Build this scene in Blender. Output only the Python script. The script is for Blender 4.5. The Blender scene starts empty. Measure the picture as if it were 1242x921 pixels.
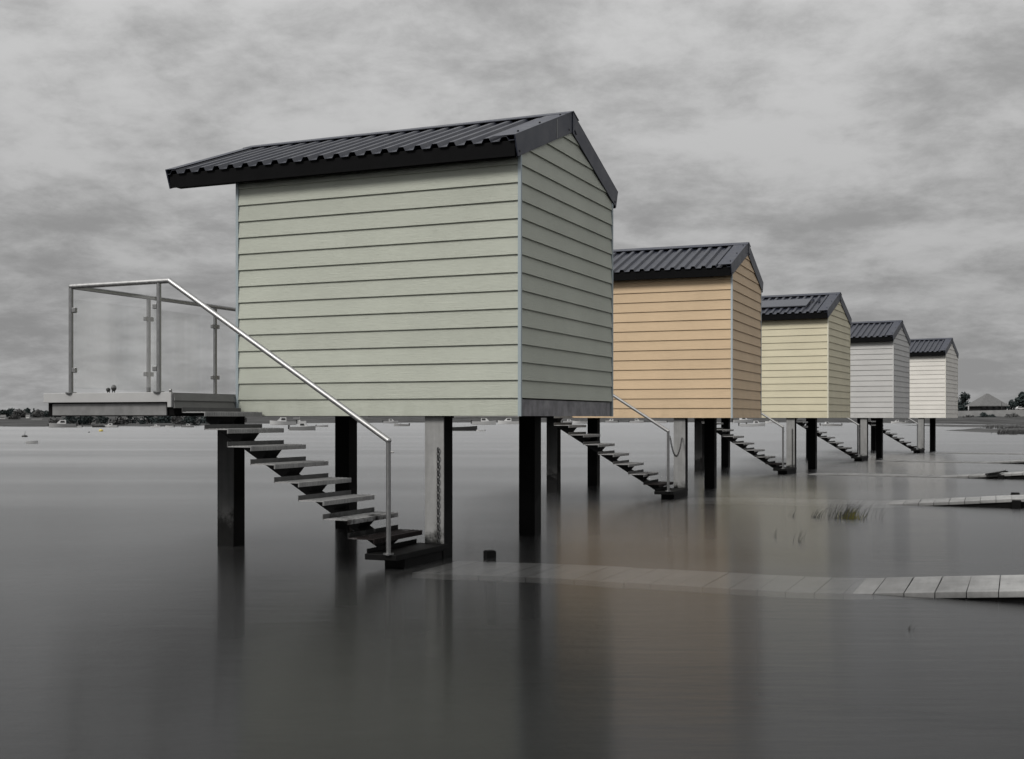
import bpy, bmesh, math, random
from mathutils import Vector, Matrix, noise
random.seed(7)
scene = bpy.context.scene
col = scene.collection
R = math.radians

# ------------------------------------------------------------------ camera
H = 1.25; F_PX = 1439.0; YH = 507.0; S = 10.25
cd = bpy.data.cameras.new("camera"); cam = bpy.data.objects.new("camera", cd); col.objects.link(cam)
cam.location = (0, 0, H); cam.rotation_euler = (R(90), 0, 0)
cd.sensor_width = 36.0; cd.lens = F_PX / 1242 * 36
cd.shift_y = (YH - 460.5) / 1242
cd.clip_start = 0.1; cd.clip_end = 5000
scene.camera = cam
scene.cycles.caustics_reflective = False; scene.cycles.caustics_refractive = False

# ------------------------------------------------------------------ sun + sky
SUN_EL, SUN_AZ = 44.0, (-0.745, -0.667)          # horizontal direction towards the sun
sd = bpy.data.lights.new("sun", 'SUN'); sun = bpy.data.objects.new("sun", sd); col.objects.link(sun)
sd.energy = 1.5; sd.angle = R(18); sd.color = (1.0, 0.97, 0.92)
v = Vector((SUN_AZ[0], SUN_AZ[1], 0)).normalized() * math.cos(R(SUN_EL)) + Vector((0, 0, math.sin(R(SUN_EL))))
sun.rotation_euler = v.to_track_quat('Z', 'Y').to_euler()
sun.location = (-20, -20, 30)

scene.view_settings.view_transform = 'Standard'; scene.view_settings.look = 'None'
scene.view_settings.exposure = 0.58; scene.view_settings.gamma = 1.0
scene.view_settings.use_curve_mapping = False

w = bpy.data.worlds.new("World"); scene.world = w; w.use_nodes = True
nt = w.node_tree; nt.nodes.clear()
def wn(t, **k):
    n = nt.nodes.new(t)
    for a, b in k.items(): setattr(n, a, b)
    return n
def wl(a, b): nt.links.new(a, b)
def wmath(op, a, b=None, c=None):
    n = wn('ShaderNodeMath', operation=op)
    for i, q in enumerate((a, b, c)):
        if q is None: continue
        if isinstance(q, (int, float)): n.inputs[i].default_value = q
        else: wl(q, n.inputs[i])
    return n.outputs[0]
sky = wn('ShaderNodeTexSky', sky_type='NISHITA'); sky.sun_disc = False
sky.sun_elevation = R(SUN_EL); sky.sun_rotation = math.atan2(SUN_AZ[0], SUN_AZ[1])
bw = wn('ShaderNodeRGBToBW'); wl(sky.outputs[0], bw.inputs[0])
tc = wn('ShaderNodeTexCoord'); sep = wn('ShaderNodeSeparateXYZ'); wl(tc.outputs['Generated'], sep.inputs[0])
zz = wmath('MAXIMUM', sep.outputs[2], 0.0)
den = wmath('ADD', zz, 0.26)
px = wmath('DIVIDE', sep.outputs[0], den); py = wmath('DIVIDE', sep.outputs[1], den)
cmb = wn('ShaderNodeCombineXYZ'); wl(px, cmb.inputs[0]); wl(wmath('MULTIPLY', py, 1.0), cmb.inputs[1]); cmb.inputs[2].default_value = 3.3
def wnoise(scale, detail, rough, dist, off):
    mp = wn('ShaderNodeMapping'); wl(cmb.outputs[0], mp.inputs[0]); mp.inputs['Location'].default_value = off
    n = wn('ShaderNodeTexNoise'); n.inputs['Scale'].default_value = scale; n.inputs['Detail'].default_value = detail
    n.inputs['Roughness'].default_value = rough; n.inputs['Distortion'].default_value = dist
    wl(mp.outputs[0], n.inputs['Vector']); return n.outputs['Fac']
n1 = wnoise(1.8, 10, 0.57, 0.25, (2.1, 0.4, 0)); n2 = wnoise(6.5, 10, 0.65, 0.15, (7.3, 3.1, 0)); n3 = wnoise(0.7, 3, 0.5, 0.0, (5.3, 2.2, 1.0))
s = wmath('ADD', wmath('MULTIPLY', n1, 0.52), wmath('ADD', wmath('MULTIPLY', n2, 0.30), wmath('MULTIPLY', n3, 0.18)))
mr = wn('ShaderNodeMapRange', interpolation_type='SMOOTHSTEP'); wl(s, mr.inputs[0])
mr.inputs[1].default_value = 0.405; mr.inputs[2].default_value = 0.585; mr.inputs[3].default_value = 0.205; mr.inputs[4].default_value = 0.355
# overcast sky: brighter overhead than at the horizon
zr = wn('ShaderNodeMapRange', interpolation_type='SMOOTHSTEP'); wl(zz, zr.inputs[0])
zr.inputs[1].default_value = 0.33; zr.inputs[2].default_value = 0.9; zr.inputs[3].default_value = 1.0; zr.inputs[4].default_value = 2.0
lowr = wn('ShaderNodeValToRGB'); wl(wmath('MULTIPLY', zz, 3.0), lowr.inputs[0])
_e = lowr.color_ramp.elements; _e[0].position = 0.0; _e[0].color = (0.80,) * 3 + (1,); _e[1].position = 0.95; _e[1].color = (1.12,) * 3 + (1,)
for _p, _c in ((0.25, 0.76), (0.5, 0.90)): _q = _e.new(_p); _q.color = (_c,) * 3 + (1,)
cloud = wmath('MULTIPLY', wmath('MULTIPLY', wmath('MULTIPLY', mr.outputs[0], lowr.outputs[0]), zr.outputs[0]), 10.0)      # background strength 0.1
mixv = wmath('ADD', wmath('MULTIPLY', cloud, 0.95), wmath('MULTIPLY', bw.outputs[0], 0.05))
bg = wn('ShaderNodeBackground'); bg.inputs[1].default_value = 0.1
wl(mixv, bg.inputs[0]); ow = wn('ShaderNodeOutputWorld'); wl(bg.outputs[0], ow.inputs[0])

# ------------------------------------------------------------------ materials
class Mat:
    def __init__(s, name):
        s.m = bpy.data.materials.new(name); s.m.use_nodes = True
        s.t = s.m.node_tree; s.t.nodes.clear()
        s.out = s.n('ShaderNodeOutputMaterial')
    def n(s, t, **k):
        q = s.t.nodes.new(t)
        for a, b in k.items(): setattr(q, a, b)
        return q
    def l(s, a, b): s.t.links.new(a, b)
    def math(s, op, a, b=None, clamp=False):
        q = s.n('ShaderNodeMath', operation=op); q.use_clamp = clamp
        for i, e in enumerate((a, b)):
            if e is None: continue
            if isinstance(e, (int, float)): q.inputs[i].default_value = e
            else: s.l(e, q.inputs[i])
        return q.outputs[0]
    def noise(s, vec, scale, detail=4, rough=0.55, mscale=(1, 1, 1), dist=0):
        mp = s.n('ShaderNodeMapping'); s.l(vec, mp.inputs[0]); mp.inputs['Scale'].default_value = mscale
        q = s.n('ShaderNodeTexNoise'); q.inputs['Scale'].default_value = scale; q.inputs['Detail'].default_value = detail
        q.inputs['Roughness'].default_value = rough; q.inputs['Distortion'].default_value = dist
        s.l(mp.outputs[0], q.inputs['Vector']); return q.outputs['Fac']
    def rng(s, v, a, b, c, d, smooth=False):
        q = s.n('ShaderNodeMapRange'); s.l(v, q.inputs[0])
        if smooth: q.interpolation_type = 'SMOOTHSTEP'
        for i, e in zip((1, 2, 3, 4), (a, b, c, d)): q.inputs[i].default_value = e
        return q.outputs[0]
    def scale_col(s, c, f):
        q = s.n('ShaderNodeVectorMath', operation='SCALE')
        if isinstance(c, tuple): q.inputs[0].default_value = c
        else: s.l(c, q.inputs[0])
        s.l(f, q.inputs['Scale']); return q.outputs[0]
    def mix(s, f, a, b):
        q = s.n('ShaderNodeMix', data_type='RGBA'); s.l(f, q.inputs[0])
        for i, e in ((6, a), (7, b)):
            if isinstance(e, tuple): q.inputs[i].default_value = (*e, 1)
            else: s.l(e, q.inputs[i])
        return q.outputs[2]
    def bsdf(s, c, rough=0.6, metal=0.0, bump=None, bstr=0.3, bdist=0.01, spec=0.5):
        p = s.n('ShaderNodeBsdfPrincipled')
        if isinstance(c, tuple): p.inputs['Base Color'].default_value = (*c, 1)
        else: s.l(c, p.inputs['Base Color'])
        if isinstance(rough, (int, float)): p.inputs['Roughness'].default_value = rough
        else: s.l(rough, p.inputs['Roughness'])
        p.inputs['Metallic'].default_value = metal; p.inputs['Specular IOR Level'].default_value = spec
        if bump is not None:
            b = s.n('ShaderNodeBump'); b.inputs['Strength'].default_value = bstr; b.inputs['Distance'].default_value = bdist
            s.l(bump, b.inputs['Height']); s.l(b.outputs[0], p.inputs['Normal'])
        s.l(p.outputs[0], s.out.inputs[0]); return p
    def uv(s): return s.n('ShaderNodeTexCoord').outputs['UV']
    def obj(s): return s.n('ShaderNodeTexCoord').outputs['Object']
    def pos(s): return s.n('ShaderNodeNewGeometry').outputs['Position']

def m_cladding(name, c):
    m = Mat(name); uv = m.uv()
    sp = m.n('ShaderNodeSeparateXYZ'); m.l(uv, sp.inputs[0])
    wnz = m.n('ShaderNodeTexWhiteNoise', noise_dimensions='1D')
    m.l(m.math('FLOOR', sp.outputs[1]), wnz.inputs['W'])
    grain = m.noise(uv, 9.0, 6, 0.62, (0.55, 3.6, 1), 1.2)
    fine = m.noise(uv, 60.0, 3, 0.6, (0.25, 2.5, 1))
    big = m.noise(m.obj(), 1.3, 4, 0.6)
    f = m.math('ADD', m.rng(wnz.outputs[0], 0, 1, 0.955, 1.02), m.rng(grain, 0.3, 0.7, -0.03, 0.03))
    f = m.math('MULTIPLY', f, m.rng(big, 0.3, 0.7, 0.93, 1.04))
    cc = m.scale_col(c, f)
    # light grime collecting on the lowest board
    ps = m.n('ShaderNodeSeparateXYZ'); m.l(m.pos(), ps.inputs[0])
    g = m.math('MULTIPLY', m.rng(ps.outputs[2], 1.25, 1.5, 0.45, 0.0), m.rng(m.noise(m.obj(), 5, 5, 0.65, (1, 1, 0.35)), 0.4, 0.7, 0, 1))
    cc = m.mix(g, cc, (c[0]*0.62, c[1]*0.62, c[2]*0.58))
    h = m.math('ADD', grain, m.math('MULTIPLY', fine, 0.35))
    m.bsdf(cc, 0.55, 0, h, 0.6, 0.008, 0.3); return m.m

def m_plain(name, c, rough=0.6, metal=0.0, var=0.12, sc=6.0, bump=0.15, spec=0.5):
    m = Mat(name); n = m.noise(m.obj(), sc, 5, 0.6)
    m.bsdf(m.scale_col(c, m.rng(n, 0.3, 0.7, 1 - var, 1 + var)), rough, metal, n, bump, 0.004, spec); return m.m

def m_tide(name, dry, wet, level, rough=0.75):
    """weathered pile: pale above the tide mark, dark weed below it, streaks between"""
    m = Mat(name); p = m.pos(); sp = m.n('ShaderNodeSeparateXYZ'); m.l(p, sp.inputs[0])
    n = m.noise(p, 7, 6, 0.65); st = m.noise(p, 10, 5, 0.6, (1, 1, 0.12))
    zl = m.math('ADD', sp.outputs[2], m.rng(n, 0.25, 0.75, -0.13, 0.13))
    f = m.rng(zl, level - 0.09, level + 0.08, 1.0, 0.0, True)
    dryc = m.scale_col(dry, m.math('MULTIPLY', m.rng(st, 0.3, 0.7, 0.8, 1.12), m.rng(n, 0.3, 0.7, 0.88, 1.08)))
    wetc = m.scale_col(wet, m.rng(n, 0.3, 0.7, 0.6, 1.3))
    r = m.rng(f, 0, 1, rough, 0.5)
    m.bsdf(m.mix(f, dryc, wetc), r, 0, n, 0.3, 0.006, 0.08); return m.m

def m_steel(name, c=(0.55, 0.55, 0.55), rough=0.32):
    m = Mat(name); n = m.noise(m.obj(), 30, 3, 0.6)
    m.bsdf(m.scale_col(c, m.rng(n, 0.3, 0.7, 0.92, 1.05)), m.rng(n, 0.3, 0.7, rough - 0.05, rough + 0.1), 1.0); return m.m

def m_glass():
    m = Mat("clear_glass"); tr = m.n('ShaderNodeBsdfTransparent'); tr.inputs[0].default_value = (0.992, 0.994, 0.994, 1)
    gl = m.n('ShaderNodeBsdfGlossy'); gl.inputs['Roughness'].default_value = 0.03
    fr = m.n('ShaderNodeFresnel'); bf = m.n('ShaderNodeNewGeometry').outputs['Backfacing']; m.l(m.rng(bf, 0, 1, 1.45, 1/1.45), fr.inputs[0])
    mx = m.n('ShaderNodeMixShader'); m.l(fr.outputs[0], mx.inputs[0]); m.l(tr.outputs[0], mx.inputs[1]); m.l(gl.outputs[0], mx.inputs[2])
    df = m.n('ShaderNodeBsdfDiffuse'); df.inputs[0].default_value = (0.7, 0.7, 0.7, 1)
    sm = m.noise(m.obj(), 3.0, 3, 0.5, (1, 1, 0.04))
    m2 = m.n('ShaderNodeMixShader'); m.l(m.rng(sm, 0.45, 0.70, 0.0, 0.10), m2.inputs[0]); m.l(mx.outputs[0], m2.inputs[1]); m.l(df.outputs[0], m2.inputs[2])  # faint dirt streaks, strengthened into pale vertical bands as painted reflections
    m.l(m2.outputs[0], m.out.inputs[0]); return m.m

def m_water():
    m = Mat("still_water"); p = m.pos()
    a = m.noise(p, 1.0, 4, 0.55, (1.6, 9.0, 1)); b = m.noise(p, 1.0, 3, 0.5, (0.25, 1.3, 1)); c = m.noise(p, 1.0, 2, 0.5, (0.035, 0.2, 1))
    h = m.math('ADD', m.math('MULTIPLY', a, 0.0024), m.math('ADD', m.math('MULTIPLY', b, 0.0035), m.math('MULTIPLY', c, 0.02)))
    bp = m.n('ShaderNodeBump'); bp.inputs['Strength'].default_value = 1.0; bp.inputs['Distance'].default_value = 1.0; m.l(h, bp.inputs['Height'])
    fr = m.n('ShaderNodeFresnel'); fr.inputs[0].default_value = 1.30; m.l(bp.outputs[0], fr.inputs['Normal'])
    gl = m.n('ShaderNodeBsdfGlossy'); gl.distribution = 'GGX'; gl.inputs['Anisotropy'].default_value = 0.45; tg = m.n('ShaderNodeCombineXYZ'); tg.inputs[0].default_value = 1.0; m.l(tg.outputs[0], gl.inputs['Tangent']); m.l(bp.outputs[0], gl.inputs['Normal'])
    m.l(m.rng(c, 0.35, 0.65, 0.175, 0.21), gl.inputs['Roughness'])
    gl.inputs[0].default_value = (0.74, 0.745, 0.75, 1)
    df = m.n('ShaderNodeBsdfDiffuse'); df.inputs[0].default_value = (0.013, 0.013, 0.013, 1)
    tr = m.n('ShaderNodeBsdfTransparent'); tr.inputs[0].default_value = (0.92, 0.92, 0.92, 1)
    bs = m.n('ShaderNodeMixShader'); bs.inputs[0].default_value = 0.84; m.l(df.outputs[0], bs.inputs[1]); m.l(tr.outputs[0], bs.inputs[2])
    mx = m.n('ShaderNodeMixShader'); m.l(fr.outputs[0], mx.inputs[0]); m.l(bs.outputs[0], mx.inputs[1]); m.l(gl.outputs[0], mx.inputs[2])
    m.l(mx.outputs[0], m.out.inputs[0]); return m.m

def m_ground(name, c1, c2, sc=0.12):
    m = Mat(name); p = m.pos(); n = m.noise(p, sc, 7, 0.65, (1, 0.12, 2)); n2 = m.noise(p, sc * 9, 5, 0.6)
    f = m.rng(m.math('ADD', m.math('MULTIPLY', n, 0.6), m.math('MULTIPLY', n2, 0.4)), 0.38, 0.62, 0, 1)
    m.bsdf(m.mix(f, c1, c2), 0.9, 0, n2, 0.5, 0.1, 0.2); return m.m

def m_plank():
    m = Mat("bleached_planks"); p = m.obj(); uv = m.uv()
    sp = m.n('ShaderNodeSeparateXYZ'); m.l(uv, sp.inputs[0])
    wnz = m.n('ShaderNodeTexWhiteNoise', noise_dimensions='1D'); m.l(m.math('FLOOR', sp.outputs[0]), wnz.inputs['W'])
    g = m.noise(p, 22, 5, 0.65, (1.0, 0.12, 1)); n = m.noise(p, 2.2, 5, 0.6)
    f = m.math('MULTIPLY', m.rng(wnz.outputs[0], 0, 1, 0.9, 1.07), m.math('MULTIPLY', m.rng(g, 0.3, 0.7, 0.86, 1.1), m.rng(n, 0.3, 0.7, 0.85, 1.1)))
    ps = m.n('ShaderNodeSeparateXYZ'); m.l(m.pos(), ps.inputs[0])
    f = m.math('MULTIPLY', f, m.rng(m.math('ADD', ps.outputs[2], m.rng(n, 0.3, 0.7, -0.02, 0.02)), -0.01, 0.13, 0.55, 1.0, True))
    m.bsdf(m.scale_col((0.31, 0.31, 0.307), f), 0.7, 0, g, 0.3, 0.004, 0.3); return m.m

def m_roof(name="anthracite_sheet", c=(0.021, 0.024, 0.036), rough=0.45):
    m = Mat(name); n = m.noise(m.obj(), 3.5, 5, 0.6); d = m.noise(m.obj(), 40, 3, 0.6)
    f = m.math('MULTIPLY', m.rng(n, 0.3, 0.7, 0.85, 1.18), m.rng(d, 0.3, 0.75, 0.95, 1.1))
    m.bsdf(m.scale_col(c, f), m.rng(n, 0.3, 0.7, rough - 0.06, rough + 0.1), 0, n, 0.1, 0.004, 0.5); return m.m

def m_foliage(name, c):
    m = Mat(name); oi = m.n('ShaderNodeObjectInfo'); n = m.noise(m.pos(), 0.8, 4, 0.6)
    f = m.math('MULTIPLY', m.rng(oi.outputs['Random'], 0, 1, 0.75, 1.25), m.rng(n, 0.3, 0.7, 0.6, 1.4))
    m.bsdf(m.scale_col(c, f), 0.8, spec=0.2); return m.m

M = {}
CLAD = [("sage_green_boards", (0.486, 0.508, 0.440)), ("apricot_boards", (0.660, 0.495, 0.322)), ("cream_boards", (0.660, 0.610, 0.450)),
        ("pale_grey_boards", (0.520, 0.515, 0.505)), ("ivory_boards", (0.735, 0.71, 0.665))]
for nme, c in CLAD: M[nme] = m_cladding(nme, c)
TRIM = [("pale_blue_trim", (0.33, 0.385, 0.41)), ("blue_grey_trim", (0.42, 0.47, 0.50)), ("cream_trim", (0.72, 0.69, 0.56)),
        ("grey_trim", (0.56, 0.56, 0.55)), ("ivory_trim", (0.72, 0.70, 0.64))]
for nme, c in TRIM: M[nme] = m_plain(nme, c, 0.45, var=0.05, bump=0.05)
M['roof'] = m_roof()
M['verge'] = m_roof("anthracite_flashing", (0.020, 0.024, 0.040), 0.45)
M['black'] = m_plain("black_paint", (0.005, 0.005, 0.0055), 0.6, var=0.2, spec=0.06)
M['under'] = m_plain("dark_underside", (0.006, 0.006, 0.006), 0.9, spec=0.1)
M['panel'] = m_plain("solar_glass", (0.05, 0.055, 0.07), 0.4, var=0.06, sc=2)
M['joint'] = m_plain("pale_joint", (0.30, 0.30, 0.29), 0.6)
M['screw'] = m_plain("dark_screw", (0.01, 0.01, 0.012), 0.5)
M['pile_lit'] = m_tide("pile_sunlit_tone", (0.30, 0.30, 0.297), (0.030, 0.030, 0.028), 0.17)  # sunlit pile front, brightness put into the colour; tide stain below
M['pile_dim'] = m_tide("pile_dim_tone", (0.105, 0.105, 0.105), (0.014, 0.014, 0.014), 0.30)  # less lit pile front, its dimness put into the colour
M['pile_shade'] = m_tide("pile_shade_tone", (0.007, 0.007, 0.007), (0.003, 0.003, 0.003), 0.42)  # shaded piles and side faces, shade painted as near-black
M['galv'] = m_tide("galvanised_tread", (0.34, 0.34, 0.34), (0.022, 0.018, 0.018), 0.36, 0.5)
M['lip'] = m_tide("dull_galvanised_lip", (0.11, 0.11, 0.11), (0.014, 0.014, 0.014), 0.36, 0.6)
M['spine'] = m_tide("dark_steel_spine", (0.030, 0.030, 0.030), (0.010, 0.010, 0.010), 0.45, 0.6)
M['wet'] = m_plain("wet_black_timber", (0.006, 0.006, 0.006), 0.55, var=0.3, spec=0.08)
M['steel'] = m_steel("brushed_steel", (0.40, 0.40, 0.40), 0.42)
M['post'] = m_steel("satin_steel", (0.30, 0.30, 0.30), 0.38)
M['chain'] = m_plain("dull_chain", (0.07, 0.07, 0.07), 0.5, 0.6)
M['glass'] = m_glass()
M['white_edge'] = m_plain("white_deck_edge", (0.44, 0.44, 0.44), 0.55, var=0.05)
M['deck'] = m_plain("grey_decking", (0.30, 0.30, 0.30), 0.7)
M['rim'] = m_plain("galvanised_rim", (0.20, 0.20, 0.20), 0.5, var=0.22, sc=9)
def m_band():
    m = Mat("stained_steel_band"); o = m.obj(); n = m.noise(o, 6, 6, 0.65); st = m.noise(o, 7, 4, 0.6, (1, 1, 0.2))
    f = m.rng(m.math('ADD', m.math('MULTIPLY', n, 0.6), m.math('MULTIPLY', st, 0.4)), 0.38, 0.62, 0, 1)
    m.bsdf(m.mix(f, (0.10, 0.095, 0.105), (0.26, 0.255, 0.265)), 0.5, 0, n, 0.2, 0.004); return m.m
M['band'] = m_band()
M['board_grey'] = m_plain("grey_lapped_board", (0.17, 0.17, 0.17), 0.6)
M['plank'] = m_plank()
M['water'] = m_water()
M['mud'] = m_ground("wet_mud", (0.05, 0.05, 0.05), (0.10, 0.10, 0.10))
M['bed'] = m_ground("sea_bed", (0.005, 0.005, 0.005), (0.009, 0.009, 0.009))
M['bank'] = m_ground("grassy_bank", (0.012, 0.012, 0.012), (0.085, 0.085, 0.085), 0.3)
M['marsh'] = m_ground("marsh_turf", (0.05, 0.05, 0.05), (0.10, 0.10, 0.10), 0.8)
M['leaf'] = m_foliage("dark_leaves", (0.026, 0.035, 0.035))
M['leaf2'] = m_foliage("grey_leaves", (0.075, 0.075, 0.075))
M['bark'] = m_plain("bark", (0.05, 0.05, 0.05), 0.9)
M['gel'] = m_plain("white_gelcoat", (0.55, 0.55, 0.55), 0.3, var=0.05)
M['gelg'] = m_plain("grey_gelcoat", (0.30, 0.30, 0.30), 0.4, var=0.08)
M['geld'] = m_plain("dark_hull", (0.035, 0.035, 0.035), 0.4)
M['screen'] = m_plain("tinted_screen", (0.03, 0.03, 0.03), 0.1)
M['yellow'] = m_plain("yellow_buoy", (0.60, 0.47, 0.12), 0.5)
M['thatch'] = m_plain("grey_roof_tile", (0.125, 0.125, 0.125), 0.85, var=0.15, sc=2)
M['darkwall'] = m_plain("dark_boarding", (0.018, 0.018, 0.018), 0.8)
M['stone'] = m_plain("pale_sea_wall", (0.25, 0.25, 0.25), 0.8, var=0.15, sc=0.7)
M['render'] = m_plain("pale_render", (0.5, 0.5, 0.5), 0.8)
M['reed'] = m_plain("grey_reed", (0.08, 0.08, 0.075), 0.7, spec=0.2)
M['reedg'] = m_plain("yellow_green_reed", (0.16, 0.15, 0.03), 0.6, spec=0.2)

# ------------------------------------------------------------------ mesh helpers
class MB:
    def __init__(s): s.v = []; s.f = []; s.uv = []; s.smooth = []
    def add(s, vs, fs, uvs=None, smooth=False):
        o = len(s.v); s.v += [tuple(q) for q in vs]
        for i, f in enumerate(fs):
            s.f.append([o + j for j in f]); s.uv.append(uvs[i] if uvs else None); s.smooth.append(smooth)
    def box(s, a, b):
        x0, y0, z0 = a; x1, y1, z1 = b
        s.add([(x0,y0,z0),(x1,y0,z0),(x1,y1,z0),(x0,y1,z0),(x0,y0,z1),(x1,y0,z1),(x1,y1,z1),(x0,y1,z1)],
              [(0,3,2,1),(4,5,6,7),(0,1,5,4),(1,2,6,5),(2,3,7,6),(3,0,4,7)])
    def tube(s, p0, p1, r, n=12, r1=None, caps=True):
        p0 = Vector(p0); p1 = Vector(p1); r1 = r if r1 is None else r1
        d = (p1 - p0).normalized(); a = d.orthogonal().normalized(); b = d.cross(a)
        vs = []
        for p, rr in ((p0, r), (p1, r1)):
            for i in range(n):
                t = 2 * math.pi * i / n; vs.append(p + a * math.cos(t) * rr + b * math.sin(t) * rr)
        s.add(vs, [(i, (i+1) % n, n + (i+1) % n, n + i) for i in range(n)], None, True)
        if caps: s.add(vs, [tuple(range(n))[::-1], tuple(range(n, 2*n))])
    def ball(s, c, r, n=10, m=6, sz=1.0):
        c = Vector(c); vs = []; fs = []
        for j in range(m + 1):
            ph = math.pi * j / m
            for i in range(n):
                t = 2*math.pi*i/n; vs.append(c + Vector((math.sin(ph)*math.cos(t)*r, math.sin(ph)*math.sin(t)*r, math.cos(ph)*r*sz)))
        for j in range(m):
            for i in range(n): fs.append((j*n+i, (j+1)*n+i, (j+1)*n+(i+1)%n, j*n+(i+1)%n))
        s.add(vs, fs, None, True)
    def prism(s, pts, axis, a, b):
        """pts: 2-D outline in the plane across axis, extruded from a to b along axis ('x','y','z')"""
        def P(q, t):
            return {'x': (t, q[0], q[1]), 'y': (q[0], t, q[1]), 'z': (q[0], q[1], t)}[axis]
        n = len(pts); vs = [P(q, a) for q in pts] + [P(q, b) for q in pts]
        s.add(vs, [tuple(range(n)), tuple(range(n, 2*n))[::-1]] + [(i, n+i, n+(i+1)%n, (i+1)%n) for i in range(n)])
    def build(s, name, mat, parent=None, bevel=0.0, recalc=True):
        me = bpy.data.meshes.new(name); me.from_pydata(s.v, [], s.f)
        if any(u for u in s.uv):
            ul = me.uv_layers.new(name="UVMap")
            for p, u in zip(me.polygons, s.uv):
                if u:
                    for li, q in zip(p.loop_indices, u): ul.data[li].uv = q
        for p, k in zip(me.polygons, s.smooth): p.use_smooth = k
        if recalc:
            bm = bmesh.new(); bm.from_mesh(me); bmesh.ops.remove_doubles(bm, verts=bm.verts, dist=1e-5)
            bmesh.ops.recalc_face_normals(bm, faces=bm.faces); bm.to_mesh(me); bm.free()
        me.materials.append(mat if not isinstance(mat, str) else M[mat])
        o = bpy.data.objects.new(name, me); col.objects.link(o)
        if parent: o.parent = parent
        if bevel:
            bv = o.modifiers.new("edge_round", 'BEVEL'); bv.width = bevel; bv.segments = 2; bv.limit_method = 'ANGLE'; bv.angle_limit = R(40)
        return o

def tag(o, label, cat, group=None):
    o['label'] = label; o['category'] = cat
    if group: o['group'] = group
    return o
def empty(name, loc, rz=0.0):
    o = bpy.data.objects.new(name, None); col.objects.link(o); o.location = loc; o.rotation_euler = (0, 0, rz)
    o.empty_display_size = 0.3; return o
def struct(o): o['kind'] = 'structure'; return o
def at(x, y, zmax=None):
    """point on the water seen at photo pixel x, y"""
    Z = H * F_PX / max(y - YH, 0.5)
    if zmax: Z = min(Z, zmax)
    return Vector(((x - 621) / F_PX * Z, Z, 0))

# ------------------------------------------------------------------ water and land
b = MB(); b.add([(-900, -60, 0), (900, -60, 0), (900, 900, 0), (-900, 900, 0)], [(0, 1, 2, 3)])
struct(b.build('water', 'water'))
b = MB(); b.add([(-900, -60, -0.9), (900, -60, -0.9), (900, 900, -0.9), (-900, 900, -0.9)], [(0, 1, 2, 3)])
struct(b.build('sea_bed', 'bed'))

SHORE = [(-900, 165), (-300, 160), (0, 168), (230, 172), (300, 245), (420, 300), (640, 320), (900, 330), (1060, 300), (1150, 245), (1242, 215), (1400, 170), (1900, 120)]
def shore(px_):
    for (a, za), (c, zc) in zip(SHORE, SHORE[1:]):
        if a <= px_ <= c: return za + (zc - za) * (px_ - a) / (c - a)
    return SHORE[-1][1] if px_ > 0 else SHORE[0][1]
def land_z(px_, d):
    """height of the land, d metres behind its waterline, on the bearing px_"""
    right = min(max((px_ - 1040) / 90, 0), 1)
    zl = min(d / 120, 1) * 0.75 + min(max(d - 200, 0) / 200, 1) * 2.0
    Zr = 300 - shore(px_)
    zr = 1.7 * min(d / max(Zr * 0.85, 20), 1) + (1.15 if d > Zr else 0) + max(d - Zr - 60, 0) * 0.006
    return zl * (1 - right) + zr * right
b = MB(); rows = [-8, 0, 6, 15, 28, 45, 60, 78, 84, 86, 100, 130, 180, 250, 350, 500, 560]; cols = list(range(-900, 1901, 25))
vs = []
for d in rows:
    for c in cols:
        wob = noise.noise(Vector((c * 0.03, 1.7, 0))) * 7 + noise.noise(Vector((c * 0.11, 5.1, 0))) * 3
        Z = shore(c) + wob + d; dd = max(d, 0)
        z = (-0.6 if d < 0 else land_z(c, dd) + (0.25 * noise.noise(Vector((c * 0.08, d * 0.09, 2))) * min(dd / 10, 1)) + (0.03 if d == 0 else 0))
        if d == 560: z = -2
        vs.append(((c - 621) / F_PX * Z, Z, z))
n = len(cols); fs = [(j*n+i, j*n+i+1, (j+1)*n+i+1, (j+1)*n+i) for j in range(len(rows)-1) for i in range(n-1)]
b.add(vs, fs, None, True); struct(b.build('far_bank', 'bank', recalc=False))

def spit(x0, x1, y0, y1, hz, name):
    """low mud spit between photo rows y0 (far) and y1 (near), running out of frame to the right"""
    b = MB(); N = 40; MM = 9; vs = []
    for i in range(N + 1):
        t = i / N; xx = x0 + (x1 - x0) * t; wdt = min(1.0, (t * 5) ** 0.7) if t < 0.2 else 1.0
        yc = (y0 + y1) / 2; Zc = H * F_PX / (yc - YH); Zn = H * F_PX / (y1 - YH); Zf = H * F_PX / (y0 - YH)
        for j in range(MM + 1):
            s_ = j / MM; Z = Zc + ((Zn if s_ < 0.5 else Zf) - Zc) * abs(2*s_ - 1) * wdt * (1 + 0.15 * noise.noise(Vector((i * 0.35, j * 0.1, 4))))
            hh = (1 - abs(2*s_ - 1) ** 3) * hz * wdt * (0.8 + 0.5 * noise.noise(Vector((i * 0.5, j * 0.7, hz)))) - 0.06
            vs.append(((xx - 621) / F_PX * Zc, Z, hh))
    b.add(vs, [(i*(MM+1)+j, (i+1)*(MM+1)+j, (i+1)*(MM+1)+j+1, i*(MM+1)+j+1) for i in range(N) for j in range(MM)], None, True)
    return struct(b.build(name, 'marsh'))
spit(1172, 1500, 515.5, 521.5, 0.32, 'mud_bank'); spit(1206, 1420, 522, 528.5, 0.42, 'mud_bank')

# ------------------------------------------------------------------ huts
EX = 0.1556; L_ = 2.935; W_ = 2.507; ZE = 2.254
def roof_z(y):                                   # top of the ribs above the floor
    yy = y if y <= W_ / 2 else W_ - y
    return 2.40 + (yy + 0.135) * 0.3735

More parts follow.
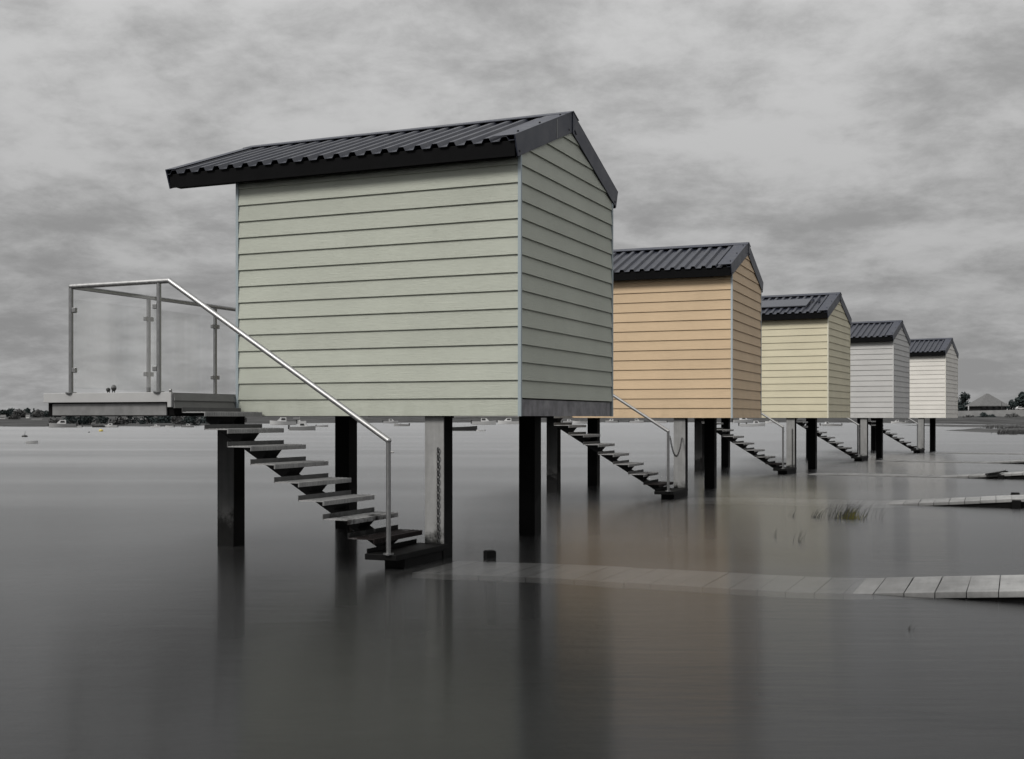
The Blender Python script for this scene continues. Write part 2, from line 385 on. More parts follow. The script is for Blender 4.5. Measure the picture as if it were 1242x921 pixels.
def clad(mb, P, a0, a1, top, out, start=0, seed=0):
    """lapped boards on a wall; P(a, o, z) places a point a along the wall, o out of it; top(a) the wall's top"""
    k = start
    peak = max(top(a0), top(a1), top((a0 + a1) / 2))
    while k * EX < peak - 0.005:
        z0 = k * EX; z1 = (k + 1) * EX
        def ext(z):
            if z <= top(a0) and z <= top(a1): return a0, a1
            lo, hi = a0, a1; mid = (a0 + a1) / 2
            if top(mid) <= z: return mid, mid
            for _ in range(30):
                q = (lo + mid) / 2
                if top(q) < z: lo = q
                else: mid = q
            l = mid; mid = (a0 + a1) / 2
            for _ in range(30):
                q = (hi + mid) / 2
                if top(q) < z: hi = q
                else: mid = q
            return l, mid
        z1c = min(z1, peak); l0, r0 = ext(z0); l1, r1 = ext(z1c)
        o0, o1 = 0.017, 0.002; r = (k * 7 + seed) % 23
        A = [P(l0, o0, z0), P(r0, o0, z0), P(r1, o1, z1c), P(l1, o1, z1c), P(l0, -0.01, z0), P(r0, -0.01, z0)]
        U = lambda a, z: (a + r * 3.7, k + seed * 40 + (z - z0) / EX * 0.96 + 0.02)
        mb.add(A, [(0, 1, 2, 3), (4, 5, 1, 0)], [[U(l0, z0), U(r0, z0), U(r1, z1c), U(l1, z1c)], [U(l0, z0), U(r0, z0), U(r0, z0), U(l0, z0)]])
        k += 1

def make_hut(idx, org, theta, floor, label, rail_drop=0.0, panel=False):
    F = floor
    root = empty('beach_hut', (org[0], org[1], 0), theta - R(90))
    tag(root, label, 'beach hut', 'beach huts on stilts along the shore')
    cm = M[CLAD[idx][0]]; tm = M[TRIM[idx][0]]
    # --- walls
    mb = MB(); flat = lambda a: ZE - 0.004
    clad(mb, lambda a, o, z: (a, -o, F + z), -L_, 0, flat, 1, 0, idx * 5)
    clad(mb, lambda a, o, z: (a, W_ + o, F + z), -L_, 0, flat, 1, 0, idx * 5 + 1)
    gt = lambda y: roof_z(y) - 0.10
    clad(mb, lambda a, o, z: (o, a, F + z), 0, W_, gt, 1, 1 if idx == 0 else 0, idx * 5 + 2)
    clad(mb, lambda a, o, z: (-L_ - o, a, F + z), 0, W_, gt, 1, 0, idx * 5 + 3)
    wall = mb.build('wall', cm, root, recalc=False)
    # --- corner trims
    for (x, y, sx, sy) in ((0, 0, 1, -1), (0, W_, 1, 1), (-L_, 0, -1, -1), (-L_, W_, -1, 1)):
        mb = MB(); t = 0.019; wd = 0.009
        pts = [(x + sx*t, y + sy*t), (x - sx*wd, y + sy*t), (x - sx*wd, y - sy*0.005), (x - sx*0.005, y - sy*0.005), (x - sx*0.005, y - sy*wd), (x + sx*t, y - sy*wd)]
        mb.prism(pts, 'z', F - 0.004, F + ZE - (0.0 if sy < 0 else 0.0)); mb.build('corner_trim', tm, root)
    # --- floor frame
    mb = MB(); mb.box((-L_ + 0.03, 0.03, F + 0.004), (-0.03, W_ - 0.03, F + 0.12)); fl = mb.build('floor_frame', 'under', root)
    if idx == 0:
        mb = MB(); mb.box((-0.02, 0.045, F - 0.002), (0.006, W_ - 0.16, F + EX - 0.012)); mb.build('steel_band', 'band', root)
        mb = MB(); mb.box((-0.02, W_ - 0.145, F - 0.002), (0.004, W_ - 0.045, F + EX - 0.012)); mb.build('steel_band', 'band', root)
    # --- roof
    X0, X1 = -3.665, 0.014; pitch = 0.1667; rib = 0.036
    mb = MB(); prof = []; x = X0
    prof.append((X0, 0.0))
    while x < X1 - 0.10:
        c = x + pitch * 0.5
        prof += [(c - 0.044, 0.0), (c - 0.024, rib), (c + 0.024, rib), (c + 0.044, 0.0)]
        x += pitch
    prof.append((X1, 0.0))
    for side in (0, 1):
        ys = (-0.155, W_ / 2) if side == 0 else (W_ + 0.155, W_ / 2)
        vs = []
        for (px_, h) in prof:
            for y in ys: vs.append((px_, y, F + roof_z(y) - rib + h))
        nn = len(prof); vs += [(a, bb, c - 0.004) for a, bb, c in vs]
        o = 2 * nn
        fs = [(2*i, 2*i+2, 2*i+3, 2*i+1) for i in range(nn-1)] + [(o+2*i, o+2*i+1, o+2*i+3, o+2*i+2) for i in range(nn-1)] + [(2*i, o+2*i, o+2*i+2, 2*i+2) for i in range(nn-1)]
        mb.add(vs, fs)
    roof = mb.build('roof', 'roof', root)
    # boarding below the sheet, soffit and eaves boards
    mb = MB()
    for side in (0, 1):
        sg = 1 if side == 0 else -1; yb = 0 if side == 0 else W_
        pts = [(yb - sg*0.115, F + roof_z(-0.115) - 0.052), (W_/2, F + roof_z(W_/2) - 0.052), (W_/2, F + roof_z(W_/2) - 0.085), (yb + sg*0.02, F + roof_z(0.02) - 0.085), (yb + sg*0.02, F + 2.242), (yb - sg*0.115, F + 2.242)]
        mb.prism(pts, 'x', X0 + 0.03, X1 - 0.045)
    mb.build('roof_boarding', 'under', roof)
    for side in (0, 1):
        sg = 1 if side == 0 else -1; yb = 0 if side == 0 else W_
        mb = MB(); pts = [(yb - sg*0.135, F + 2.357), (yb - sg*0.117, F + 2.361), (yb - sg*0.117, F + 2.226), (yb - sg*0.130, F + 2.222)]
        mb.prism(pts, 'x', X0 + 0.02, X1 - 0.004); mb.build('eaves_board', 'black', roof, 0.003)
    # verge flashings (both ends), ridge cap
    for (xa, xb, inw) in ((0.014, 0.026, -0.20), (X0 - 0.015, X0, 0.11)):
        for side in (0, 1):
            sg = 1 if side == 0 else -1; yb = 0 if side == 0 else W_
            mb = MB(); d = 0.185; dy = d * math.sin(R(20.5)); dz = d * math.cos(R(20.5))
            ya = yb - sg*0.16; za = F + roof_z(-0.16) + 0.008; yr = W_ / 2; zr_ = F + roof_z(yr) + 0.008
            pts = [(ya, za), (yr, zr_), (yr, zr_ - d / math.cos(R(20.5))), (ya + sg*dy, za - dz)]
            mb.prism(pts, 'x', xa, xb)
            xt = (xa + inw, xb) if inw < 0 else (xa, xb + inw)
            pts = [(ya, za), (yr, zr_), (yr, zr_ + 0.004), (ya, za + 0.004)]
            mb.prism(pts, 'x', xt[0], xt[1] + (0.001 if inw < 0 else 0))
            vb = mb.build('verge_flashing', 'verge', roof)
            if xa > 0:
                for q in (0.12, 0.48, 0.85):
                    y = ya + (yr - ya) * q; z = za + (zr_ - za) * q + 0.004
                    mb = MB(); mb.tube((-0.02, y, z), (-0.02, y, z + 0.010), 0.010, 8); mb.build('screw', 'screw', vb)
                for q in (0.035, 0.90):
                    y = ya + (yr - ya) * q + (sg*dy*0.8); z = za + (zr_ - za) * q - dz * 0.8
                    mb = MB(); mb.tube((xb, y, z), (xb + 0.006, y, z), 0.009, 8); mb.build('screw', 'screw', vb)
                if idx == 0 and side == 0:
                    q = 0.70; y = ya + (yr - ya) * q; z = za + (zr_ - za) * q; mb = MB()
                    mb.add([(xb+0.002, y, z-0.012), (xb+0.002, y+0.012, z-0.008), (xb+0.002, y+0.012, z-0.188), (xb+0.002, y, z-0.192)], [(0,1,2,3)]); mb.build('joint', 'joint', vb)
    mb = MB(); yr = W_/2; zt = F + roof_z(yr)
    for sg in (1, -1):
        pts = [(yr, zt + 0.016), (yr - sg*0.15, zt + 0.016 - 0.15*0.3735), (yr - sg*0.15, zt + 0.009 - 0.15*0.3735), (yr, zt + 0.009)]
        mb.prism(pts, 'x', X0 - 0.02, X1 + 0.025)
    pts = [(yr - 0.006, zt + 0.012), (yr + 0.14, zt + 0.012 - 0.145*0.3735), (yr + 0.11, zt - 0.19), (yr + 0.045, zt - 0.155), (yr - 0.006, zt - 0.20)]
    mb.prism(pts, 'x', 0.0265, 0.034)
    mb.build('ridge_cap', 'verge', roof)
    if panel:
        mb = MB(); ya, yb_ = 0.20, 0.74; off = 0.02
        mb.prism([(ya, F + roof_z(ya) + off), (yb_, F + roof_z(yb_) + off), (yb_, F + roof_z(yb_) + off + 0.018), (ya, F + roof_z(ya) + off + 0.018)], 'x', -2.6, -0.52)
        pn = mb.build('roof_panel', 'panel', roof)
        for xx in (-0.50, -0.36): mb = MB(); mb.box((xx, 0.62, F + roof_z(0.62) + 0.0), (xx + 0.05, 0.70, F + roof_z(0.7) + 0.03)); mb.build('bracket', 'verge', roof)
    # --- piles
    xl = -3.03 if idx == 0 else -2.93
    for (x1, y0, mt) in ((-0.75, 0.035, 'pile_lit'), (xl, 0.05, 'pile_dim'), (-0.75, 2.21, 'pile_shade'), (xl, 2.21, 'pile_shade')):
        mb = MB(); mb.box((x1 - 0.187, y0 + (0.012 if mt != 'pile_shade' else 0), -0.9), (x1 - 0.003, y0 + 0.19, F + 0.002)); pl = mb.build('pile', 'pile_shade', root, 0.006)  # pile body takes the painted shade tone on all sides
        if mt != 'pile_shade':
            mb = MB(); mb.box((x1 - 0.19, y0, -0.9), (x1, y0 + 0.0115, F + 0.001)); mb.build('face_tone_layer', mt, pl, 0.002)  # thin layer added to carry the painted light tone of the front
    # --- deck
    DX0, DX1, DY0, DY1 = -4.46, -2.97, -0.94, 2.50; DT = F + 0.212
    mb = MB(); nb = 10
    for i in range(nb):
        xa = DX0 + 0.03 + (DX1 - DX0 - 0.05) * i / nb; mb.box((xa, DY0 + 0.022, DT - 0.028), (xa + (DX1 - DX0 - 0.05) / nb - 0.006, DY1, DT - 0.004))
    deck = mb.build('deck', 'deck', root)
    mb = MB(); mb.box((DX0, DY0, DT - 0.088), (DX1 - 0.045, DY0 + 0.02, DT)); mb.build('edge_board', 'white_edge', deck, 0.003); mb = MB(); mb.box((DX1 - 0.044, DY0 - 0.004, DT - 0.135), (DX1 - 0.002, DY0 + 0.02, DT + 0.001))
    mb.build('corner_board', 'white_edge', deck, 0.003); mb = MB(); mb.box((DX0, DY0 + 0.021, DT - 0.088), (DX0 + 0.02, DY1, DT)); mb.build('edge_board', 'white_edge', deck, 0.003)
    mb = MB(); mb.tube((DX1 - 0.016, DY0 + 0.008, DT), (DX1 - 0.016, DY0 + 0.008, DT + 0.028), 0.013, 10); mb.build('peg', 'post', deck)
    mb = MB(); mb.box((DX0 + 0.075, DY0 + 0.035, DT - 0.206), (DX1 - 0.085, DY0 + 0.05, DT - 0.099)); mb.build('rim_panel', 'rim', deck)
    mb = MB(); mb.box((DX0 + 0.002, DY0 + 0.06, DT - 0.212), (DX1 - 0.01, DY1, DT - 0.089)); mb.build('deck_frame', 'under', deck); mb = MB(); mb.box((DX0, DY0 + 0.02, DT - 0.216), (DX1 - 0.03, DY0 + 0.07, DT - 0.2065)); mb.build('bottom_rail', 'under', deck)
    for i, (za, zb) in enumerate(((-0.075, -0.004), (-0.142, -0.072))):
        mb = MB(); mb.prism([(DX1 + 0.022 - 0.004*0, DT + za), (DX1 + 0.006, DT + zb), (DX1 - 0.001, DT + zb), (DX1 - 0.001, DT + za)], 'y', DY0 + 0.022, -0.03); mb.build('lapped_board', 'board_grey', deck)
    mb = MB(); mb.box((DX1 - 0.001, DY0 + 0.03, DT - 0.2), (DX1 + 0.004, -0.04, DT - 0.143)); mb.build('riser_board', 'under', deck)
    # --- balustrade
    PX, PYN = -4.15, -0.915; RZ = F + 1.205; rr = 0.0235
    mb = MB(); P1 = Vector((-3.015, PYN, RZ + 0.004)); P2 = Vector((-0.784, PYN, F - 0.205))
    mb.tube((PX, PYN, RZ), P1, rr, 14); mb.ball((PX, PYN, RZ), rr); mb.tube((PX, PYN, RZ), (PX, 2.45, RZ), rr, 14); mb.ball(P1, rr); mb.tube(P1, P2, rr, 14); mb.ball(P2, rr * 1.08)
    rail = mb.build('handrail', 'steel', root, recalc=False)
    def clamp(mb, x, y, z, dx, dy):
        c = Vector((x + dx*0.040, y + dy*0.040, z)); e = Vector((0.022 if dx else 0.016, 0.022 if dy else 0.016, 0.022)); mb.box(c - e, c + e)
    for (x, y, sides) in ((PX, PYN, ((1,0),(0,1))), (-3.13, PYN, ((-1,0),)), (PX, 0.158, ((0,1),(0,-1))), (PX, 1.243, ((0,1),(0,-1))), (PX, 2.33, ((0,-1),))):
        mb = MB(); mb.tube((x, y, DT - 0.003), (x, y, RZ - rr * 0.6), 0.021, 12); mb.tube((x, y, DT - 0.003), (x, y, DT + 0.008), 0.05, 14)
        ps = mb.build('post', 'post', rail, recalc=False)
    mb = MB()
    for (x, y, sides) in ((PX, PYN, ((1,0),(0,1))), (-3.13, PYN, ((-1,0),)), (PX, 0.158, ((0,1),(0,-1))), (PX, 1.243, ((0,1),(0,-1))), (PX, 2.33, ((0,-1),))):
        for (dx, dy) in sides:
            for z in (0.425, 0.985): mb = MB(); clamp(mb, x, y, F + z, dx, dy); mb.build('glass_clamp', 'post', rail, 0.004)
    mb = MB(); mb.tube((-0.784, PYN, 0.12), (-0.784, PYN, F - 0.205), 0.0205, 12); mb.tube((-0.784, PYN, 0.128), (-0.784, PYN, 0.140), 0.045, 14)
    mb.tube((-0.784, PYN, F - 0.30), (-0.74, PYN + 0.01, F - 0.30), 0.007, 8); mb.build('post', 'post', rail, recalc=False)
    for (a, c) in (((PX + 0.045, PYN), (-3.175, PYN)), ((PX, PYN + 0.045), (PX, 0.113)), ((PX, 0.203), (PX, 1.198)), ((PX, 1.288), (PX, 2.285))):
        mb = MB(); g = 0.004
        if a[1] == c[1]: mb.box((a[0], a[1] - g, DT + 0.045), (c[0], a[1] + g, F + 1.09))
        else: mb.box((a[0] - g, a[1], DT + 0.045), (a[0] + g, c[1], F + 1.09))
        mb.build('glass_pane', 'glass', rail)
    # --- staircase
    Y0, Y1 = -0.90, -0.035; NT = 8; going = 0.244; rise = 0.151; z0 = F + 0.035; xf = -2.637
    mb = MB(); upper = []; lower_a = (xf - 0.27, z0 - 0.065); lower_b = (xf - 0.25 + going*(NT) + 0.02, z0 - rise*NT - 0.055)
    for k in range(NT):
        fr = xf + going*k; zt = z0 - rise*k - 0.010
        upper += [(fr - 0.235, zt), (fr - 0.02, zt), (fr - 0.105, zt - 0.098)]
    upper += [(xf + going*NT - 0.25, z0 - rise*NT), (xf + going*NT - 0.10, z0 - rise*NT)]
    poly = [lower_a] + upper + [(lower_b[0] + 0.1, lower_b[1]), lower_b]
    # build the spine as one quad strip per step so that the outline stays simple
    sl = (lower_b[1] - lower_a[1]) / (lower_b[0] - lower_a[0]); low = lambda x: lower_a[1] + sl * (x - lower_a[0])
    for k in range(NT):
        fr = xf + going*k; zt = z0 - rise*k - 0.010; nx = fr - 0.235 + going
        a = fr - 0.237; c = fr - 0.105; zc = min(zt - 0.098, zt - 0.07)
        mb.prism([(a, low(a)), (a, zt), (fr - 0.02, zt), (c, max(zc, low(c) + 0.045)), (nx, zt - rise + 0.001), (nx, low(nx))], 'y', -0.575, -0.36)
    mb.box((xf + going*NT - 0.30, -0.575, -0.5), (xf + going*NT - 0.06, -0.36, 0.09))
    st = mb.build('staircase', 'spine', root)
    for k in range(NT):
        fr = xf + going*k; zt = z0 - rise*k; mb = MB()
        mb.prism([(fr, zt), (fr, zt - 0.040), (fr - 0.006, zt - 0.040), (fr - 0.006, zt - 0.008), (fr - 0.243, zt - 0.008), (fr - 0.243, zt)], 'y', Y0, Y1)
        nser = 34
        for i in range(nser):
            ya = Y0 + (Y1 - Y0) * (i + 0.25) / nser; mb.box((fr - 0.0005, ya, zt - 0.036), (fr + 0.004, ya + 0.012, zt + 0.002))
        for i in range(5):
            xa = fr - 0.05 - 0.04*i; mb.box((xa, Y0 + 0.01, zt - 0.001), (xa + 0.012, Y1 - 0.01, zt + 0.004))
        mb.build('tread', 'galv', st)
        mb = MB(); mb.box((fr - 0.251, Y0, zt - 0.009), (fr - 0.2445, Y1, zt + 0.040)); mb.build('rear_lip', 'lip', st)
    mb = MB(); mb.box((-1.00, -0.93, 0.078), (-0.70, 0.02, 0.128)); mb.box((-0.93, -0.72, -0.6), (-0.74, -0.02, 0.079)); mb.box((-1.0, -0.9, 0.127), (-0.99, -0.02, 0.165))
    mb.build('landing', 'wet', st, 0.006)
    return root

ridge = [(693.8, 370.6), (906, 213.5), (1020, 152.7), (1093, 118.8), (1153, 97.4)]
theta = [66.9, 68.0, 63.4, 61.5, 60.3]
LABELS = ["sage green weatherboarded hut on stilts, nearest and largest, with glass railed deck and open steps",
          "apricot orange weatherboarded hut on stilts, standing right behind the sage green hut",
          "yellowish cream weatherboarded hut on stilts with a flat panel fixed on its dark roof",
          "pale cool grey weatherboarded hut on stilts between the cream hut and the ivory hut",
          "ivory white weatherboarded hut on stilts, farthest and smallest of the row"]
HUTS = []
for i, ((rx, rh), th) in enumerate(zip(ridge, theta)):
    Zr = 2.937 * F_PX / rh; Xr = (rx - 621) / F_PX * Zr; th = R(th)
    ey = Vector((math.cos(th), math.sin(th))); ex = Vector((math.sin(th), -math.cos(th)))
    o = Vector((Xr, Zr)) - ex * 0.05 - ey * (W_ / 2)
    Zc = o.y; o = Vector((((630.3, 887.3, 1004.0, 1083.2, 1146.6)[i] - 621) / F_PX * Zc, Zc))
    fl = 1.268 if i == 0 else 1.25
    HUTS.append((o, th, ex, ey, fl))
    make_hut(i, o, th, fl, LABELS[i], panel=(i == 2))
def hp(i, x, y, z):
    o, th, ex, ey, fl = HUTS[i]; q = o + ex * x + ey * y; return Vector((q.x, q.y, z))

# ------------------------------------------------------------------ chains
def chain(name, pts, label):
    mb = MB(); tot = 0; seg = []
    for a, c in zip(pts, pts[1:]): seg.append((a, c, (c - a).length)); tot += (c - a).length
    ll = 0.034; nl = max(int(tot / ll), 2)
    for k in range(nl):
        d = (k + 0.5) * tot / nl
        for a, c, l in seg:
            if d <= l: break
            d -= l
        p = a + (c - a) * (d / l); t = (c - a).normalized(); s1 = t.orthogonal().normalized(); s2 = t.cross(s1)
        n1_ = s1 if k % 2 else s2; ring = []; n_ = 10
        for q in range(n_):
            an = 2*math.pi*q/n_; ring.append(p + t * math.cos(an) * 0.023 + n1_ * math.sin(an) * 0.012)
        for q in range(n_): mb.tube(ring[q], ring[(q+1) % n_], 0.0042, 5, caps=False)
    o = mb.build(name, 'chain', None, recalc=False); tag(o, label, 'chain', 'chains on the hut piles'); return o
chain('chain', [hp(0, -0.80, 0.022, 0.98 - 0.9 * k / 6) for k in range(7)], "chain hanging straight down the pale pile beside the sage green hut's steps")
def cat(i, drop, z0_, z1_):
    a = hp(i, -0.76, -0.90, z0_); c = hp(i, -0.80, 0.022, z1_); out = []
    for k in range(13):
        t = k / 12; p = a.lerp(c, t); p.z -= drop * 4 * t * (1 - t); out.append(p)
    return out
chain('chain', cat(1, 0.30, 0.97, 0.93), "chain slung in a loop between the apricot hut's rail post and its pale pile")
chain('chain', [hp(2, -0.80, 0.022, 1.0 - 0.85 * k / 6) for k in range(7)], "chain hanging down the pale pile beside the cream hut's steps")

# ------------------------------------------------------------------ boarded walkways
WZ = [(-3, -0.05), (-0.66, -0.045), (0.6, -0.036), (1.6, -0.028), (2.3, -0.016), (2.7, 0.002), (3.2, 0.04), (3.8, 0.085), (4.4, 0.13), (5.6, 0.19), (8, 0.27), (12, 0.36), (17, 0.42)]
WSHIFT = (0.25, -0.3, -0.3, -0.3, -0.3); WMIN = (-0.016, -0.004, 0.016, 0.018, 0.018)
def wz(x):
    return max(wz0(x - WSHIFT[WI]), WMIN[WI] - 0.02 * max(0, 0.4 - x))
def wz0(x):
    for (a, za), (c, zc) in zip(WZ, WZ[1:]):
        if a <= x <= c: return za + (zc - za) * (x - a) / (c - a)
    return WZ[-1][1]
WL = ["bleached plank walkway across the foreground from the sage green hut's steps",
      "plank walkway from the apricot hut's steps, rising behind the grass tuft",
      "plank walkway leading from the cream hut's steps, with a dark board lying on it",
      "narrow plank walkway leading from the pale grey hut's steps to the right edge",
      "farthest plank walkway, leading from the ivory hut's steps to the right edge"]
for i in range(5):
    WI = i; o, th, ex, ey, fl = HUTS[i]
    root = empty('walkway', (o.x, o.y, 0), th - R(90)); tag(root, WL[i], 'walkway', 'plank walkways from the huts to the shore')
    mb = MB(); x = -0.66; k = 0; rnd = random.Random(i)
    while x < 14.8:
        wdt = 0.205; gap = 0.005; xa, xb = x, x + wdt - gap; za, zb = wz(xa), wz(xb); j = rnd.uniform(-0.002, 0.003); yj = rnd.uniform(-0.012, 0.012)
        ya, yb = -0.75 + yj, 0.15 + yj; sk = rnd.uniform(-0.006, 0.006)
        V = [(xa, ya, za+j), (xb, ya, zb+j), (xb + sk, yb, zb+j), (xa + sk, yb, za+j)]; V += [(a, c, z - 0.045) for a, c, z in V]
        u = [(k + 0.1, 0), (k + 0.9, 0), (k + 0.9, 1), (k + 0.1, 1)]
        mb.add(V, [(0,1,2,3), (7,6,5,4), (0,4,5,1), (1,5,6,2), (2,6,7,3), (3,7,4,0)], [u]*6)
        x += wdt; k += 1
    mb.build('planking', 'plank', root, 0.004)
    mb = MB()
    for yy in (-0.725, 0.095):
        xs = [2.2 + 0.7*q for q in range(18)]
        for xa, xb in zip(xs, xs[1:]):
            mb.add([(xa, yy, wz(xa)-0.046), (xb, yy, wz(xb)-0.046), (xb, yy, -0.8), (xa, yy, -0.8), (xa, yy+0.04, wz(xa)-0.046), (xb, yy+0.04, wz(xb)-0.046), (xb, yy+0.04, -0.8), (xa, yy+0.04, -0.8)],
                   [(0,1,2,3), (4,7,6,5), (0,4,5,1), (0,3,7,4), (1,5,6,2)])
    mb.build('side_beam', 'wet', root, recalc=False)
    if i > 0:
        for yy in (-0.81, 0.21):
            xp = 4.05 if i == 1 else 3.6; mb = MB(); mb.box((xp, yy - 0.055, -0.7), (xp + 0.12, yy + 0.055, wz(xp) + (0.035 if yy > 0 else -0.01))); mb.build('side_post', 'wet', root, 0.012)
    if i == 2:
        mb = MB(); xa = 3.35; xb = 3.62
        mb.add([(xa, -0.8, wz(xa)+0.006), (xb, -0.85, wz(xb)+0.02), (xb+0.1, -0.4, wz(xb)+0.05), (xa+0.1, -0.35, wz(xa)+0.01)] + [(xa, -0.8, wz(xa)+0.03), (xb, -0.85, wz(xb)+0.045), (xb+0.1, -0.4, wz(xb)+0.075), (xa+0.1, -0.35, wz(xa)+0.035)],
               [(3,2,1,0), (4,5,6,7), (0,1,5,4), (1,2,6,5), (2,3,7,6), (3,0,4,7)])
        ob = mb.build('loose_board', 'wet'); ob.location = (o.x, o.y, 0); ob.rotation_euler = (0, 0, th - R(90)); tag(ob, "loose dark board lying tilted on the cream hut's walkway", 'board')

# ------------------------------------------------------------------ small foreground things
p = at(594, 677); mb = MB(); mb.box((-0.045, -0.045, -0.6), (0.045, 0.045, 0.062)); mb.box((-0.038, -0.038, 0.062), (0.038, 0.038, 0.068))
ob = mb.build('mooring_post', 'wet', None, 0.008); ob.location = p; ob.rotation_euler = (0, 0, 0.4); tag(ob, "short black post stub poking out of the water near the sage green hut", 'post')

mb = MB(); mb.ball((-0.022, 0, 0.030), 0.018, 10, 6); mb.ball((0.022, 0.004, 0.044), 0.022, 10, 6, 1.2)
for x in (-0.03, -0.014, 0.014, 0.032): mb.tube((x, 0, 0.0), (x * 0.8, 0, 0.034), 0.004, 6)
ob = mb.build('deck_fitting', 'geld', None, recalc=False); q = hp(0, -3.78, -0.80, HUTS[0][4] + 0.208); ob.location = q; ob.scale = (1.15, 1.15, 1.15)
tag(ob, "small dark fitting standing on the glass railed deck of the sage green hut", 'fitting')

def blades(mb, cx, cy, n_, spread, hmin, hmax, lean, rnd, wd=0.005):
    for _ in range(n_):
        a = rnd.uniform(0, 6.28); r_ = spread * abs(rnd.gauss(0, 0.5)); x = cx + math.cos(a) * r_; y = cy + math.sin(a) * r_ * 0.6
        h = rnd.uniform(hmin, hmax); dx = rnd.gauss(lean, 0.22) * h; dy = rnd.gauss(0, 0.2) * h; s_ = wd * rnd.uniform(0.7, 1.3); pts = []
        for k in range(5):
            t = k / 4; pts.append((x + dx * t * t, y + dy * t * t, -0.05 + (h + 0.05) * t * (1 - 0.12 * t), s_ * (1 - t * 0.9)))
        vs = []
        for (qx, qy, qz, ww) in pts: vs += [(qx - ww, qy, qz), (qx + ww, qy + ww * 0.5, qz)]
        mb.add(vs, [(2*k, 2*k+1, 2*k+3, 2*k+2) for k in range(4)])
rnd = random.Random(3)
p = at(1026, 629); root = empty('grass_tuft', p); tag(root, "tuft of marsh grass with a yellow green heart growing out of the water", 'grass', 'grass clumps in the water')
mb = MB(); blades(mb, 0.0, 0.0, 150, 0.45, 0.10, 0.30, 0.5, rnd, 0.003); blades(mb, -0.35, 0.1, 22, 0.2, 0.06, 0.2, 0.5, rnd, 0.0035); mb.build('grey_blades', 'reed', root, recalc=False)
mb = MB(); blades(mb, 0.05, -0.06, 70, 0.17, 0.05, 0.17, 0.35, rnd, 0.0045); mb.build('green_blades', 'reedg', root, recalc=False)
for (x, y, n_, sp, h0, h1, lab) in ((962, 627, 8, 0.16, 0.06, 0.15, "sparse grey grass stems just left of the yellow green tuft"),
                                    (968, 657, 10, 0.12, 0.06, 0.17, "thin grey grass stems standing below the yellow green tuft"),
                                    (941, 651, 5, 0.04, 0.06, 0.14, "two or three faint stems at the far left of the grass clumps"),
                                    (1103, 764, 9, 0.03, 0.02, 0.055, "tiny dark weed sprig breaking the water in front of the foreground walkway")):
    p = at(x, y); mb = MB(); blades(mb, 0, 0, n_, sp, h0, h1, 0.35, rnd, 0.0026); ob = mb.build('grass_clump', 'reed', None, recalc=False); ob.location = p; tag(ob, lab, 'grass', 'grass clumps in the water')

mb = MB()
for (x0, x1, ya, yb, n_) in ((1196, 1330, 516.5, 521, 520), (1212, 1330, 523, 527.5, 620)):
    for _ in range(n_):
        p = at(rnd.uniform(x0, x1), rnd.uniform(ya, yb)); blades(mb, p.x, p.y, 4, 0.6, 0.15, 0.45, 0.1, rnd, 0.03)
ob = mb.build('marsh_grass', 'leaf2', None, recalc=False); ob['kind'] = 'stuff'; tag(ob, 'rough dark marsh grass covering the low mud banks at the right edge', 'grass')

# ------------------------------------------------------------------ boats and buoys
def hull(mb, L, B, Dp, free):
    N = 10; secs = []
    for i in range(N + 1):
        t = i / N; x = -L/2 + L * t; bw_ = B/2 * (0.86 + 0.14 * math.sin(min(t, .5) * math.pi)) * (1 - max(0, (t - 0.45) / 0.55) ** 2.2)
        sh = free * (1 + 0.35 * t * t); bw_ = max(bw_, 0.01)
        secs.append([(x, -bw_, sh), (x + 0.0, -bw_ * 0.86, 0.05 * free), (x - 0.05 * L * t, 0, -Dp), (x, bw_ * 0.86, 0.05 * free), (x, bw_, sh)])
    vs = [q for s_ in secs for q in s_]
    fs = [(5*i+j, 5*(i+1)+j, 5*(i+1)+j+1, 5*i+j+1) for i in range(N) for j in range(4)] + [(0, 1, 2, 3, 4), tuple(5*N + j for j in (4, 3, 2, 1, 0))]
    fs += [(5*i, 5*i+4, 5*(i+1)+4, 5*(i+1)) for i in range(N)]
    mb.add(vs, fs)
